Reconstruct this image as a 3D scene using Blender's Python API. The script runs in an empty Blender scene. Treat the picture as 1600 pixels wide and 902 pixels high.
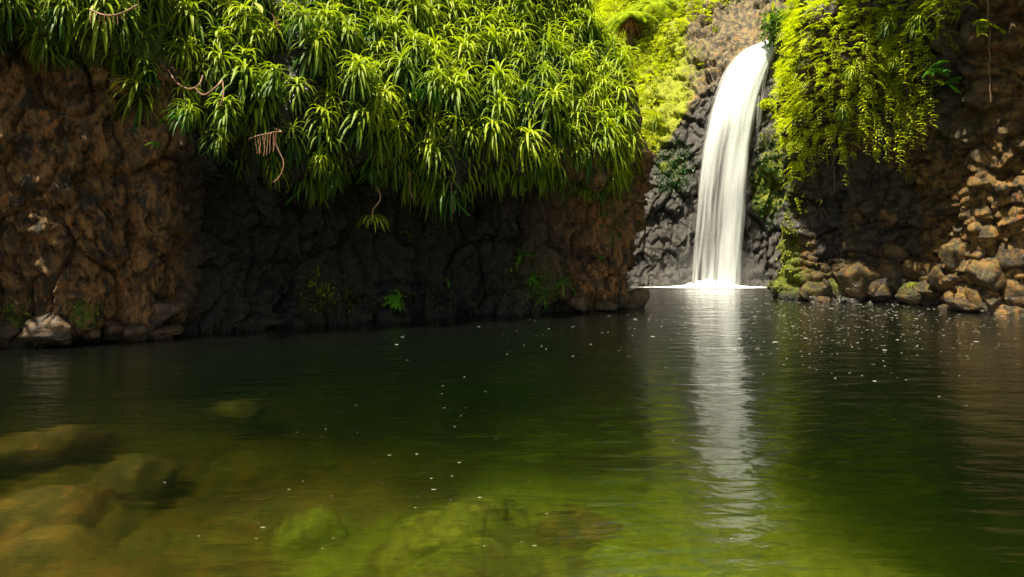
import bpy, math, random
import numpy as np
from mathutils import Vector, Matrix
from mathutils.bvhtree import BVHTree

random.seed(7); rng = np.random.default_rng(7)
scene = bpy.context.scene
COL = scene.collection
R = math.radians
F = 1600*24/36.0; HOR = 384.0; CH = 1.5        # lens 24 mm, eye 1.5 m above the water

# ------------------------------------------------------------------ noise
def _h(ix, iy, iz, seed):
    h = (ix.astype(np.int64)*374761393 + iy.astype(np.int64)*668265263 + iz.astype(np.int64)*2147483647 + seed*974634777) & 0xffffffff
    h = ((h ^ (h >> 13))*1274126177) & 0xffffffff
    h = ((h ^ (h >> 16))*2246822519) & 0xffffffff
    h = h ^ (h >> 15)
    return (h & 0xffffff)/float(0xffffff)
def vnoise(p, seed=0):
    i = np.floor(p); f = p-i; f = f*f*f*(f*(f*6-15)+10)
    x, y, z = i[:,0], i[:,1], i[:,2]
    c = {}
    for a in (0,1):
        for b in (0,1):
            for d in (0,1):
                c[a,b,d] = _h(x+a, y+b, z+d, seed)
    l = lambda u, v, t: u+(v-u)*t
    fx, fy, fz = f[:,0], f[:,1], f[:,2]
    return l(l(l(c[0,0,0],c[1,0,0],fx), l(c[0,1,0],c[1,1,0],fx), fy), l(l(c[0,0,1],c[1,0,1],fx), l(c[0,1,1],c[1,1,1],fx), fy), fz)*2-1
def fbm(p, oct=4, seed=0, g=.5):
    s = 0; a = 1; t = 0
    for k in range(oct):
        s = s + a*vnoise(p*(2.03**k)+k*17.3, seed+k); t += a; a *= g
    return s/t
def worley(p, seed=0, jit=.9):
    i = np.floor(p); n = len(p)
    f1 = np.full(n, 9.); f2 = np.full(n, 9.); cid = np.zeros(n); vec = np.zeros((n,3))
    for a in (-1,0,1):
        for b in (-1,0,1):
            for d in (-1,0,1):
                c = i+np.array([a,b,d])
                j = np.stack([_h(c[:,0],c[:,1],c[:,2],seed+q) for q in (1,2,3)], 1)
                v = c+.5+(j-.5)*jit-p
                r = np.sqrt((v*v).sum(1))
                m = r < f1
                f2 = np.where(m, f1, np.minimum(f2, r))
                cid = np.where(m, _h(c[:,0],c[:,1],c[:,2],seed+9), cid)
                vec = np.where(m[:,None], v, vec)
                f1 = np.where(m, r, f1)
    return f1, f2, cid, vec
def sm(a, b, x):
    t = np.clip((x-a)/(b-a), 0, 1); return t*t*(3-2*t)

# ------------------------------------------------------------------ mesh helpers
def new_mesh(name, V, Q, attrs=None, smooth=True, mats=()):
    V = np.asarray(V, np.float32); Q = np.asarray(Q, np.int32)
    me = bpy.data.meshes.new(name)
    k = Q.shape[1]
    me.vertices.add(len(V)); me.vertices.foreach_set('co', V.ravel())
    me.loops.add(Q.size); me.loops.foreach_set('vertex_index', Q.ravel())
    me.polygons.add(len(Q)); me.polygons.foreach_set('loop_start', np.arange(0, Q.size, k, dtype=np.int32))
    try: me.polygons.foreach_set('loop_total', np.full(len(Q), k, np.int32))
    except Exception: pass
    me.polygons.foreach_set('use_smooth', np.full(len(Q), smooth))
    for n, a in (attrs or {}).items():
        at = me.attributes.new(n, 'FLOAT', 'POINT'); at.data.foreach_set('value', np.asarray(a, np.float32).ravel())
    for m in mats: me.materials.append(m)
    me.update(calc_edges=True); me.validate()
    return me
def link(name, me, parent=None, loc=None):
    o = bpy.data.objects.new(name, me); COL.objects.link(o)
    if parent: o.parent = parent
    if loc is not None: o.location = loc
    return o
def tag(o, label=None, cat=None, group=None, kind=None):
    if label: o['label'] = label
    if cat: o['category'] = cat
    if group: o['group'] = group
    if kind: o['kind'] = kind
    return o
def grid_quads(n, m):
    a = np.arange(n*m).reshape(n, m)
    return np.stack([a[:-1,:-1], a[1:,:-1], a[1:,1:], a[:-1,1:]], -1).reshape(-1, 4)
class MB:                                             # collects strips of geometry
    def __init__(s): s.V=[]; s.Q=[]; s.A=[]; s.n=0
    def add(s, V, Q, a=0.):
        V = np.asarray(V, float); s.V.append(V); s.Q.append(np.asarray(Q)+s.n); s.n += len(V)
        s.A.append(np.full(len(V), a) if np.isscalar(a) else np.asarray(a))
    def mesh(s, name, mat, smooth=True):
        return new_mesh(name, np.concatenate(s.V), np.concatenate(s.Q), {'age': np.concatenate(s.A)}, smooth, [mat])
    def tube(s, pts, rad, sides=6, a=0.):
        pts = np.asarray(pts, float)
        if len(pts) < 10:
            for _ in range(2):
                q = np.empty((2*len(pts), 3)); q[0] = pts[0]; q[-1] = pts[-1]
                q[1:-1:2] = pts[:-1]*.75+pts[1:]*.25; q[2:-1:2] = pts[:-1]*.25+pts[1:]*.75; pts = q
        n = len(pts)
        rad = np.interp(np.linspace(0,1,n), np.linspace(0,1,len(rad)), rad) if hasattr(rad,'__len__') else np.full(n, rad)
        T = np.gradient(pts, axis=0); T /= np.linalg.norm(T,axis=1)[:,None]+1e-9
        up = np.array([.3,.9,.1]); A = np.cross(T, up); A /= np.linalg.norm(A,axis=1)[:,None]+1e-9; B = np.cross(T, A)
        th = np.arange(sides+1)/sides*2*math.pi
        V = pts[:,None]+rad[:,None,None]*(np.cos(th)[None,:,None]*A[:,None]+np.sin(th)[None,:,None]*B[:,None])
        s.add(V.reshape(-1,3), grid_quads(n, sides+1), a)

# ------------------------------------------------------------------ materials
def mat(name):
    m = bpy.data.materials.new(name); m.use_nodes = True
    nt = m.node_tree; nt.nodes.clear()
    return m, nt
class NT:
    def __init__(s, nt): s.t = nt
    def n(s, typ, ins=None, **kw):
        x = s.t.nodes.new(typ)
        for k, v in kw.items(): setattr(x, k, v)
        for k, v in (ins or {}).items():
            if isinstance(v, bpy.types.NodeSocket): s.t.links.new(v, x.inputs[k])
            else: x.inputs[k].default_value = v
        return x
    def math(s, op, a, b=0., c=None, clamp=False):
        d = {0:a, 1:b}
        if c is not None: d[2] = c
        return s.n('ShaderNodeMath', d, operation=op, use_clamp=clamp).outputs[0]
    def mix(s, f, a, b, mode='MIX'):
        x = s.n('ShaderNodeMix', data_type='RGBA', blend_type=mode)
        for i, v in ((0,f),(6,a),(7,b)):
            if isinstance(v, bpy.types.NodeSocket): s.t.links.new(v, x.inputs[i])
            else: x.inputs[i].default_value = v if i==0 else (*v, 1) if len(v)==3 else v
        return x.outputs[2]
    def ramp(s, f, a, b):
        return s.n('ShaderNodeMapRange', {0:f, 1:a, 2:b, 3:0., 4:1.}, interpolation_type='SMOOTHSTEP').outputs[0]
    def noise(s, vec, scale, detail=4, rough=.55, dist=0.):
        return s.n('ShaderNodeTexNoise', {'Vector':vec, 'Scale':scale, 'Detail':detail, 'Roughness':rough, 'Distortion':dist}).outputs[0]
    def attr(s, name): return s.n('ShaderNodeAttribute', attribute_name=name).outputs['Fac']
    def out(s, surf, vol=None):
        o = s.n('ShaderNodeOutputMaterial')
        if surf: s.t.links.new(surf, o.inputs[0])
        if vol: s.t.links.new(vol, o.inputs[1])

def rock_material(name, dark, mid, warm, moss=(.05,.085,.008), zs=.6, bump=.09, lichen=.3, crack=.08, wet_shade=(.12,.12,.13), wetrough=.5, coat=.8):
    m, nt = mat(name); g = NT(nt)
    co = g.n('ShaderNodeTexCoord').outputs['Object']
    st = g.n('ShaderNodeMapping', {0:co, 3:(1,1,zs)}).outputs[0]
    n1 = g.noise(st, 1.1, 6, .6, .4); n2 = g.noise(st, 5.5, 6, .65, .3); n3 = g.noise(st, 24, 5, .7)
    n4 = g.noise(co, 70, 4, .7)
    warmA = g.attr('warm'); mossA = g.attr('moss'); wetA = g.attr('wet')
    c = g.mix(g.ramp(n1, .35, .65), dark, mid)
    wf = g.math('MULTIPLY', g.ramp(n2, .40, .62), warmA, clamp=True)
    c = g.mix(wf, c, warm)
    c = g.mix(g.math('MULTIPLY', g.ramp(g.noise(co, 3.3, 5, .7, 1.), .55, .66), g.math('MULTIPLY', warmA, .7)), c, tuple(min(1, v*k) for v, k in zip(warm, (1.5,.9,.45))))
    c = g.mix(g.math('MULTIPLY', g.ramp(n3, .42, .7), .55), c, tuple(v*.35 for v in dark))
    lv = g.n('ShaderNodeTexVoronoi', {'Vector':co, 'Scale':13.}).outputs[0]
    lf = g.math('MULTIPLY', g.math('MULTIPLY', g.ramp(lv, .33, .2), g.ramp(g.noise(co, 2.3, 3), .56, .64)), g.ramp(n4, .42, .56))
    c = g.mix(g.math('MULTIPLY', lf, g.math('SUBTRACT', lichen, g.math('MULTIPLY', wetA, lichen), clamp=True)), c, (.24,.23,.16))
    mf = g.ramp(g.math('ADD', mossA, g.math('MULTIPLY', g.math('SUBTRACT', g.noise(co, 7, 5, .7), .5), 1.3)), .38, .62)
    mc = g.mix(g.ramp(g.noise(co, 18, 4, .6), .35, .7), moss, tuple(v*2.1 for v in moss))
    c = g.mix(mf, c, mc)
    c = g.mix(1., c, g.mix(wetA, (1,1,1), wet_shade), 'MULTIPLY')  # wet rock tint; on the left cliff it also carries painted recess shade
    h = g.math('ADD', g.math('MULTIPLY', n2, .5), g.math('ADD', g.math('MULTIPLY', n3, .25), g.math('MULTIPLY', n4, .09)))
    cr = g.n('ShaderNodeTexVoronoi', {'Vector':g.n('ShaderNodeMapping', {0:g.mix(.12, st, g.n('ShaderNodeTexNoise', {'Vector':st,'Scale':3.}).outputs[1])}).outputs[0], 'Scale':4.5}, feature='DISTANCE_TO_EDGE').outputs[0]
    h = g.math('ADD', h, g.math('MULTIPLY', g.ramp(cr, 0., .07), crack))
    bp = g.n('ShaderNodeBump', {'Strength':1., 'Distance':bump, 'Height':h}).outputs[0]
    ro = g.math('SUBTRACT', .78, g.math('MULTIPLY', wetA, g.math('ADD', wetrough-.1, g.math('MULTIPLY', g.ramp(n2,.4,.6), .14))), clamp=True)
    ro = g.math('ADD', ro, g.math('MULTIPLY', mf, .4), clamp=True)
    b = g.n('ShaderNodeBsdfPrincipled', {'Base Color':c, 'Roughness':ro, 'Normal':bp, 'Specular IOR Level':.5, 'Coat Weight':g.math('MULTIPLY', wetA, g.math('SUBTRACT', coat, mf, clamp=True)), 'Coat IOR':1.5, 'Coat Roughness':.12, 'Coat Normal':bp})
    g.out(b.outputs[0]); return m
def leaf_material(name, old, young, dead=None, trans=.35, rough=.38, spec=.45):
    m, nt = mat(name); g = NT(nt)
    age = g.attr('age'); rnd = g.n('ShaderNodeObjectInfo').outputs['Random']
    co = g.n('ShaderNodeTexCoord').outputs['Object']
    t = g.math('ADD', age, g.math('MULTIPLY', g.math('SUBTRACT', rnd, .5), .5), clamp=True)
    t = g.math('ADD', t, g.math('MULTIPLY', g.math('SUBTRACT', g.noise(co, 2.2, 3), .5), .5), clamp=True)
    c = g.mix(t, old, young)
    if dead: c = g.mix(g.ramp(g.math('ADD', g.noise(co, 11, 2), g.math('MULTIPLY', age, -.12)), .66, .70), c, dead)
    b = g.n('ShaderNodeBsdfPrincipled', {'Base Color':c, 'Roughness':rough, 'Specular IOR Level':spec})
    tc = g.mix(.5, c, g.mix(1., c, (1.0,1.,.35), 'MULTIPLY'))
    tr = g.n('ShaderNodeBsdfTranslucent', {'Color':g.mix(1., tc, (1.5,1.6,.7), 'MULTIPLY')})
    mx = g.n('ShaderNodeMixShader', {0:trans, 1:b.outputs[0], 2:tr.outputs[0]})
    g.out(mx.outputs[0]); return m
def plain(name, col, rough=.8, var=.4, scale=12., bump=0.):
    m, nt = mat(name); g = NT(nt)
    co = g.n('ShaderNodeTexCoord').outputs['Object']
    n = g.noise(co, scale, 5, .65)
    c = g.mix(g.ramp(n,.3,.7), tuple(v*(1-var) for v in col), tuple(min(1,v*(1+var)) for v in col))
    ins = {'Base Color':c, 'Roughness':rough}
    if bump: ins['Normal'] = g.n('ShaderNodeBump', {'Strength':1., 'Distance':bump, 'Height':n}).outputs[0]
    g.out(g.n('ShaderNodeBsdfPrincipled', ins).outputs[0]); return m

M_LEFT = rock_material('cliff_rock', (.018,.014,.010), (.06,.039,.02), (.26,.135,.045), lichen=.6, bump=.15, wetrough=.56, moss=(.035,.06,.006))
M_RIGHT = rock_material('boulder_cliff_rock', (.013,.009,.004), (.042,.028,.009), (.21,.118,.024), zs=.8, lichen=.15, bump=.12, crack=.02, moss=(.055,.065,.008))
M_BACK = rock_material('fall_rock', (.018,.016,.016), (.055,.047,.044), (.25,.19,.085), moss=(.16,.18,.012), zs=.7, bump=.10, lichen=.1, wet_shade=(.7,.7,.72), wetrough=.3, coat=.1)
M_STONE = rock_material('stone', (.03,.022,.014), (.08,.052,.028), (.20,.115,.048), zs=1., bump=.09, crack=.03)
M_BED = rock_material('pool_bed_rock', (.07,.06,.018), (.20,.17,.035), (.38,.20,.05), moss=(.20,.22,.02), zs=1., bump=.03, lichen=0., crack=0.)
M_ROS = leaf_material('strap_leaf', (.025,.10,.008), (.36,.44,.012), dead=(.22,.12,.03), trans=.32, rough=.48, spec=.3)
M_FERN = leaf_material('fern_leaf', (.12,.17,.008), (.60,.66,.012), trans=.45, rough=.5, spec=.3)
M_COVER = leaf_material('cover_leaf', (.07,.12,.010), (.50,.54,.02), trans=.4, rough=.5, spec=.3)
M_DARK = leaf_material('broad_leaf', (.015,.06,.012), (.05,.16,.02), trans=.3)
M_STEM = plain('stem_bark', (.13,.075,.04), .7, .4, 20.)
M_ROOT = plain('root_bark', (.26,.13,.08), .7, .4, 20.)
M_DEAD = plain('dead_frond', (.16,.06,.025), .8, .5, 8.)
M_PALE = plain('pale_leaf', (.42,.46,.09), .5, .35, 30.)

# ------------------------------------------------------------------ cliffs
def curve(knots, per):
    K = np.array(knots, float)
    d = np.r_[0, np.cumsum(np.hypot(*np.diff(K[:,:2],axis=0).T))]
    S = []
    for i in range(len(d)-1):
        mx = .5*(K[i,0]+K[i+1,0]); my = .5*(K[i,1]+K[i+1,1])
        px = 800+mx/max(my,1)*F
        step = per if (my > 6 and -150 < px < 1750 and my < 24) else per*5
        S.append(np.linspace(d[i], d[i+1], max(2, int((d[i+1]-d[i])/step)), endpoint=False))
    S = np.r_[np.concatenate(S), d[-1]]
    out = []
    for c in range(K.shape[1]): out.append(np.interp(S, d, K[:,c]))
    A = np.stack(out, 1)
    # smooth by averaging over a 0.5 m window
    sm_ = np.stack([np.mean([np.interp(np.clip(S+o,0,d[-1]), S, A[:,c]) for o in np.linspace(-.35,.35,9)],axis=0) for c in range(A.shape[1])],1)
    T = np.stack([np.gradient(sm_[:,0],S), np.gradient(sm_[:,1],S)],1); T /= np.linalg.norm(T,axis=1)[:,None]
    T = np.stack([np.mean([np.interp(np.clip(S+o,0,d[-1]), S, T[:,c]) for o in np.linspace(-.6,.6,9)],axis=0) for c in (0,1)],1); T /= np.linalg.norm(T,axis=1)[:,None]
    N = np.stack([T[:,1], -T[:,0]],1)
    return S, sm_, N
def surf_normals(P):
    a = np.gradient(P, axis=0); b = np.gradient(P, axis=1)
    n = np.cross(a, b); n /= np.linalg.norm(n,axis=2)[:,:,None]+1e-9
    return n

def rock_disp_left(p):
    q = p*np.array([1,1,.45])
    w = p+.25*np.stack([fbm(p*1.3,2,31),fbm(p*1.3,2,32),fbm(p*1.3,2,33)],1)
    d = .62*fbm(q*.8, 3, 5)
    f1,f2,c,v = worley(w*np.array([1.5,1.5,.75]), 11)
    c2 = np.mod(c*7.31,1); d += .38*(c-.5) + .5*(v[:,0]*(c-.5)*2+v[:,2]*(c2-.25)) - .16*(1-sm(0,.12,f2-f1))
    f1,f2,c,v = worley(w*np.array([4.2,4.2,2.4]), 21)
    c2 = np.mod(c*7.31,1); d += .16*(c-.5) + .22*(v[:,2]*(c2-.3)+v[:,0]*(c-.5)*1.5) - .05*(1-sm(0,.1,f2-f1))
    f1,f2,c,v = worley(p*np.array([10,10,6.]), 25)
    d += .045*(c-.5)+.06*(v[:,2]*.5+v[:,0]*(c-.5)*2)
    d += .03*fbm(q*7,3,41)
    return d
def rock_disp_right(p):
    w = p+.15*np.stack([fbm(p*1.6,2,61),fbm(p*1.6,2,62),fbm(p*1.6,2,63)],1)
    d = .35*fbm(p*.7,3,6)
    f1,f2,c,v = worley(w*np.array([1.5,1.5,1.7]), 71)
    d += .30*np.sqrt(np.clip(1-(f1/.85)**2,0,1))*(.3+c) - .25 + .30*(v[:,2]*.6+v[:,0]*(c-.5)*2)
    f1,f2,c,v = worley(w*np.array([3.6,3.6,4.0]), 81)
    d += .12*np.sqrt(np.clip(1-(f1/.8)**2,0,1))*(.2+c*1.3) + .07*(c-.5) + .08*v[:,2]
    d += .05*fbm(p*6,3,91)+.02*fbm(p*20,2,92)
    return d
def rock_disp_back(p):
    q = p*np.array([1,1,.5])
    w = p+.3*np.stack([fbm(p*1.1,2,101),fbm(p*1.1,2,102),fbm(p*1.1,2,103)],1)
    d = .4*fbm(q*.5,3,7)
    f1,f2,c,v = worley(w*np.array([1.6,1.6,.8]), 111)
    d += .35*(c-.5)+.25*v[:,2]-.12*(1-sm(0,.2,f2-f1))
    f1,f2,c,v = worley(w*np.array([4.5,4.5,2.6]), 121)
    d += .16*(c-.5)+.10*v[:,2]
    d += .07*fbm(p*5,3,131)
    return d
VIS = {}
def build_cliff(name, P, disp, attrs_fn, m, fade=None):
    N = surf_normals(P)
    flat = P.reshape(-1,3); d = disp(flat)
    if fade is not None: d = d*fade.ravel()
    V = flat+N.reshape(-1,3)*d[:,None]
    at = attrs_fn(V, d)
    me = new_mesh(name, V, grid_quads(P.shape[0], P.shape[1]), at, True, [m])
    o = link(name, me); tag(o, kind='structure')
    step = 2
    Ps = V.reshape(P.shape)[::step, ::step]
    VIS[name] = BVHTree.FromPolygons([tuple(v) for v in Ps.reshape(-1,3)], grid_quads(*Ps.shape[:2]).tolist())
    return o
def pxpy(V):
    y = np.maximum(V[:,1], .5)
    return 800+V[:,0]/y*F, HOR-(V[:,2]-CH)/y*F

# left cliff:   x, y, edge height, overhang, recess
LK = [(-12.5,-9,4.6,.5,0),(-12.3,0,4.6,.5,0),(-11.3,5,4.6,.5,0),(-9.4,8.5,4.6,.5,0),(-7.54,10.0,4.5,.45,0),(-6.37,10.4,4.35,.4,.0),(-5.55,11.2,3.9,.4,.1),
      (-4.9,12.0,3.35,.8,.6),(-4.27,12.3,3.15,1.0,.8),(-3.63,12.9,3.1,1.0,.8),(-2.1,14.0,3.0,.95,.7),(0,14.7,3.0,.85,.5),(1.44,15.4,3.15,.6,.25),(2.5,15.8,3.4,.4,.1),
      (2.82,16.1,3.6,.3,0),(2.88,16.8,3.5,.15,0),(2.7,18.2,3.8,.1,0),(2.2,21,4.4,.1,0),(1.5,25,5,.3,0),(0,28,5,.3,0)]
S, A, Nn = curve(LK, .024)
nr, no, ns_, npl = 190, 18, 110, 14
def left_profile(A, Nn):
    ze, ov, rc = A[:,2], A[:,3], A[:,4]
    rows = []
    for t in np.linspace(0,1,nr,endpoint=False):
        z = -2.6+(ze+2.6)*t; u = np.clip(z/ze,0,1)
        o = -rc*np.sin(np.pi*np.clip(u*.95+.08,0,1))**.8*1.0 + .12*u + np.where(z<0, -z*.35, 0) - .1*rc
        rows.append((o, z))
    o0, z0 = rows[-1]
    for t in np.linspace(0,1,no,endpoint=False):
        rows.append((o0+(ov-o0)*t, ze+.25*t*t))
    for t in np.linspace(0,1,ns_,endpoint=False):
        z = ze+.25+(11.5-ze)*t
        rows.append((ov+.25*np.sin(np.pi*np.clip(t*3,0,1))-(z-ze-.25)*.42, z))
    o1, z1 = rows[-1]
    for t in np.linspace(0,1,npl):
        rows.append((o1-14*t, z1+5*t))
    return np.stack([np.stack([A[:,0]+Nn[:,0]*o, A[:,1]+Nn[:,1]*o, z],1) for o, z in rows],1)
PL = left_profile(A, Nn)
fadeL = np.ones(PL.shape[:2]); fadeL[:, nr+no:] = .5
def at_left(V, d):
    px, py = pxpy(V); z = V[:,2]
    n = fbm(V*.9,3,201)
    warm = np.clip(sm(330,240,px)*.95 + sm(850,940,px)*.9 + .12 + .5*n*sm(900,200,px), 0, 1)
    wet = sm(270,330,px)*sm(900,760,px); wet = np.clip(wet+sm(.35,.05,z), 0, 1)  # wet recess and waterline; recess shade is painted in with the wet tint
    def blob(cx,cy,rx,ry): return np.clip(1-((px-cx)/rx)**2-((py-cy)/ry)**2, 0, 1)
    moss = 1.1*blob(488,465,36,60)+.75*blob(530,475,50,60)+.5*blob(840,450,80,70)+.45*blob(620,350,60,40)+.5*blob(960,330,50,120)+.35*blob(700,470,90,40)
    moss += .6*blob(130,495,40,40)+.55*blob(20,500,50,60) + .35*blob(160,60,160,60)
    moss += sm(3.6,4.6,z)*.5
    return {'warm':warm, 'wet':wet, 'moss':np.clip(moss+.1*n,0,1)}
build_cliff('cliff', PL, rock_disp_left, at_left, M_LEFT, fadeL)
LEFT = VIS['cliff']

# right cliff:  x, y, lean
RK = [(12.6,28.5,.0),(11.2,25,.0),(10.0,22.8,.0),(8.85,21,.0),(8.02,19.8,.08),(7.80,19.3,.12),(7.98,18.75,.25),(8.5,18.3,.45),(9.9,17.6,.4),(10.35,16.6,.35),(10.5,15.5,.3),
      (11.1,14.9,.3),(12,13.8,.3),(13,11,.3),(13.8,6,.3),(14,-9,.3)]
S2, A2, N2 = curve(RK, .026)
def right_profile(A, Nn):
    ln = A[:,2]; px = 800+A[:,0]/np.maximum(A[:,1],1)*F
    rec = .75*sm(1240,1290,px)*sm(1560,1420,px); big = 1+2.2*sm(1235,1290,px)*sm(1620,1480,px)
    rows = []
    for t in np.linspace(0,1,300,endpoint=False):
        z = -2.6+(7.3+2.6)*t; u = max(z/7.3,0)
        o = ln*big*1.1*u**1.3 - rec*np.sin(np.pi*min(1,u*1.5))**1.5 + (-z*.35 if z < 0 else 0) + .2*sm(.9,.0,z)
        rows.append((o, z+0*ln))
    o1, z1 = rows[-1]
    for t in np.linspace(0,1,60): rows.append((o1-.6*(6*t)-.3*t, z1+6.5*t))
    o1, z1 = rows[-1]
    for t in np.linspace(.05,1,12): rows.append((o1-14*t, z1+4*t))
    return np.stack([np.stack([A[:,0]+Nn[:,0]*o, A[:,1]+Nn[:,1]*o, z],1) for o, z in rows],1)
PR = right_profile(A2, N2)
def at_right(V, d):
    px, py = pxpy(V); z = V[:,2]; n = fbm(V*.9,3,211)
    warm = np.clip(.30+.75*sm(1340,1480,px)*sm(200,330,py)+.35*sm(1480,1560,px)+.4*n, 0, 1)
    wet = np.clip(sm(.4,.05,z)+.75*sm(1560,1400,px)*sm(.1,-.2,n-.1),0,1)
    moss = .75*sm(1262,1228,px)+.35*sm(1400,1300,px)*sm(380,440,py)+.45*sm(1500,1380,px)*sm(3.8,5.5,z)*.3+.25*sm(1380,1300,px)*sm(2,3.5,z)
    moss += .9*np.clip(1-((px-1425)/45)**2-((py-455)/28)**2,0,1)
    return {'warm':warm,'wet':wet,'moss':np.clip(moss+.25*n,0,1)}
build_cliff('cliff', PR, rock_disp_right, at_right, M_RIGHT)
RIGHT = VIS['cliff']

# back cliff behind the fall, then the hillside above it
xs = np.r_[np.linspace(-6,3.5,30,endpoint=False), np.linspace(3.5,12.5,280), np.linspace(12.7,22,24)]
zw = np.interp(xs, [-6,4.2,5.0,5.6,6.3,7.2,8.3,9.0,9.9,10.6,11.5,22], [4.6,4.6,4.9,5.3,6.1,7.3,8.3,8.8,9.0,9.6,11,12])
rows = []
chan = np.exp(-((xs-9.75)/.85)**2)                       # bed of the stream
for t in np.linspace(0,1,240,endpoint=False):
    z = -2.6+(zw+2.6)*t
    rows.append((25.1+.10*np.clip(z,0,9)+.9*np.clip(t-.72,0,1)**1.5*4 - .5*sm(.8,-.6,z), z))
y1, z1 = rows[-1]
for t in np.linspace(0,1,150,endpoint=False):
    rr = 9*t
    rows.append((y1+rr*1.05*(1-.15*chan), z1+rr*(.95-.12*chan)-.55*chan*sm(0,.05,t)*sm(.6,.2,t)))
y1, z1 = rows[-1]
for t in np.linspace(0.05,1,14): rows.append((y1+22*t, z1+9*t))
PB = np.stack([np.stack([xs+.06*(y-25)*0, y, z],1) for y, z in rows],1)
def at_back(V, d):
    px, py = pxpy(V); z = V[:,2]; zwv = np.interp(V[:,0], xs, zw); n = fbm(V*.6,3,221)
    up = sm(-.5,.3,z-zwv)
    warm = np.clip(up*1.0+.05+.3*n*up,0,1); wet = np.clip(1-up*1.2,0,1)
    moss = sm(1080,1040,px)*up*.7 + (.75*np.clip(1-((px-1200)/38)**2-((py-310)/60)**2,0,1) + .35*np.clip(1-((px-1050)/35)**2-((py-260)/55)**2,0,1)+.3*sm(1160,1190,px)*(1-up)*sm(3.4,4.2,z))
    moss += .10*up+.4*up*sm(1120,1060,px)+sm(13.,14.5,z)
    return {'warm':warm,'wet':wet,'moss':np.clip(moss+.3*n,0,1)}
pxB, pyB = pxpy(PB.reshape(-1,3)); lB = np.interp(pyB,[70,90,112,150,190,230,300,450],[1180,1148,1132,1117,1105,1096,1087,1077]); rB = np.interp(pyB,[70,90,112,150,190,230,300,450],[1219,1208,1199,1187,1179,1171,1162,1147])
under = (sm(-8,12,pxB-lB)*sm(-4,14,rB-pxB)*sm(60,75,pyB)).reshape(PB.shape[:2])
zwB = np.repeat(zw[:,None],PB.shape[1],1)
fadeB = (1-.42*sm(.6,-.6,PB[:,:,2]-zwB))*(1-.85*under)*(1-.9*np.clip(chan*1.3,0,1)[:,None]*(sm(200,236,np.arange(PB.shape[1]))*sm(330,290,np.arange(PB.shape[1])))[None])
build_cliff('cliff', PB, rock_disp_back, at_back, M_BACK, fadeB)
BACK = VIS['cliff']

# ------------------------------------------------------------------ pool bed and water
gx = np.linspace(-16,18,260); gy = np.linspace(-14,29,300)
X, Y = np.meshgrid(gx, gy, indexing='ij'); p = np.stack([X.ravel(), Y.ravel(), 0*X.ravel()],1)
dep = np.interp(Y.ravel(), [-14,-6,-3,0,2.5,5,8,12,29], [4.,1.2,.2,-.40,-.62,-.95,-1.9,-2.9,-3.2]) - 1.3*sm(1.6,4.5,p[:,0])*sm(14,4,Y.ravel())
dep += .22*fbm(p*.55,3,301)
f1,f2,c,v = worley(p*np.array([1.1,1.1,1])+.3*fbm(p*1.,2,302)[:,None], 311)
dep += .20*np.sqrt(np.clip(1-(f1/.7)**2,0,1))*c + .03*fbm(p*4,3,321)
bw = np.clip(sm(.5,-3.,p[:,0])*.9+.35*fbm(p*.6,2,331),0,1)
me = new_mesh('pool_bed', np.stack([p[:,0],p[:,1],dep],1), grid_quads(260,300), {'warm':bw,'wet':0*bw,'moss':np.clip(.55*sm(-3,1,p[:,0])+.5*fbm(p*.9,3,341),0,1)}, True, [M_BED])
tag(link('pool_bed', me), kind='structure')

def water_material():
    m, nt = mat('pool_water'); g = NT(nt)
    co = g.n('ShaderNodeTexCoord').outputs['Object']
    a = g.n('ShaderNodeMapping', {0:co, 3:(1.,2.6,1)}).outputs[0]
    n1 = g.noise(a, 2.2, 3, .5, .3); n2 = g.noise(a, 7., 2, .5, .2)
    n3 = g.noise(g.n('ShaderNodeMapping', {0:co, 3:(1.,1.8,1)}).outputs[0], .7, 2, .5)
    h = g.math('ADD', g.math('MULTIPLY', n1, .55), g.math('ADD', g.math('MULTIPLY', n2, .09), g.math('MULTIPLY', n3, .8)))
    bp = g.n('ShaderNodeBump', {'Strength':1., 'Distance':.034, 'Height':h}).outputs[0]
    fr = g.n('ShaderNodeFresnel', {'IOR':1.5, 'Normal':bp}).outputs[0]
    gl = g.n('ShaderNodeBsdfGlossy', {'Color':(1,1,1,1), 'Roughness':.13, 'Normal':bp})
    tr = g.n('ShaderNodeBsdfTransparent', {'Color':(1,1,1,1)})
    rf = g.n('ShaderNodeBsdfRefraction', {'Color':(1,1,1,1), 'Roughness':.16, 'IOR':1.16, 'Normal':bp})
    tr = g.n('ShaderNodeMixShader', {0:.72, 1:tr.outputs[0], 2:rf.outputs[0]})
    mx = g.n('ShaderNodeMixShader', {0:fr, 1:tr.outputs[0], 2:gl.outputs[0]})
    ab = g.n('ShaderNodeVolumeAbsorption', {'Color':(.56,.66,.25,1), 'Density':1.2})
    sc = g.n('ShaderNodeVolumeScatter', {'Color':(.12,.50,.10,1), 'Density':.07, 'Anisotropy':.2})
    g.out(mx.outputs[0], g.n('ShaderNodeAddShader', {0:ab.outputs[0], 1:sc.outputs[0]}).outputs[0]); return m
x0,x1,y0,y1_,zb = -13.8,15.5,-5.5,27.5,-3.6
V = [(x0,y0,0),(x1,y0,0),(x1,y1_,0),(x0,y1_,0),(x0,y0,zb),(x1,y0,zb),(x1,y1_,zb),(x0,y1_,zb)]
Q = [(0,1,2,3),(7,6,5,4),(0,4,5,1),(1,5,6,2),(2,6,7,3),(3,7,4,0)]
tag(link('water', new_mesh('water', V, Q, None, False, [water_material()])), kind='structure')

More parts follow.
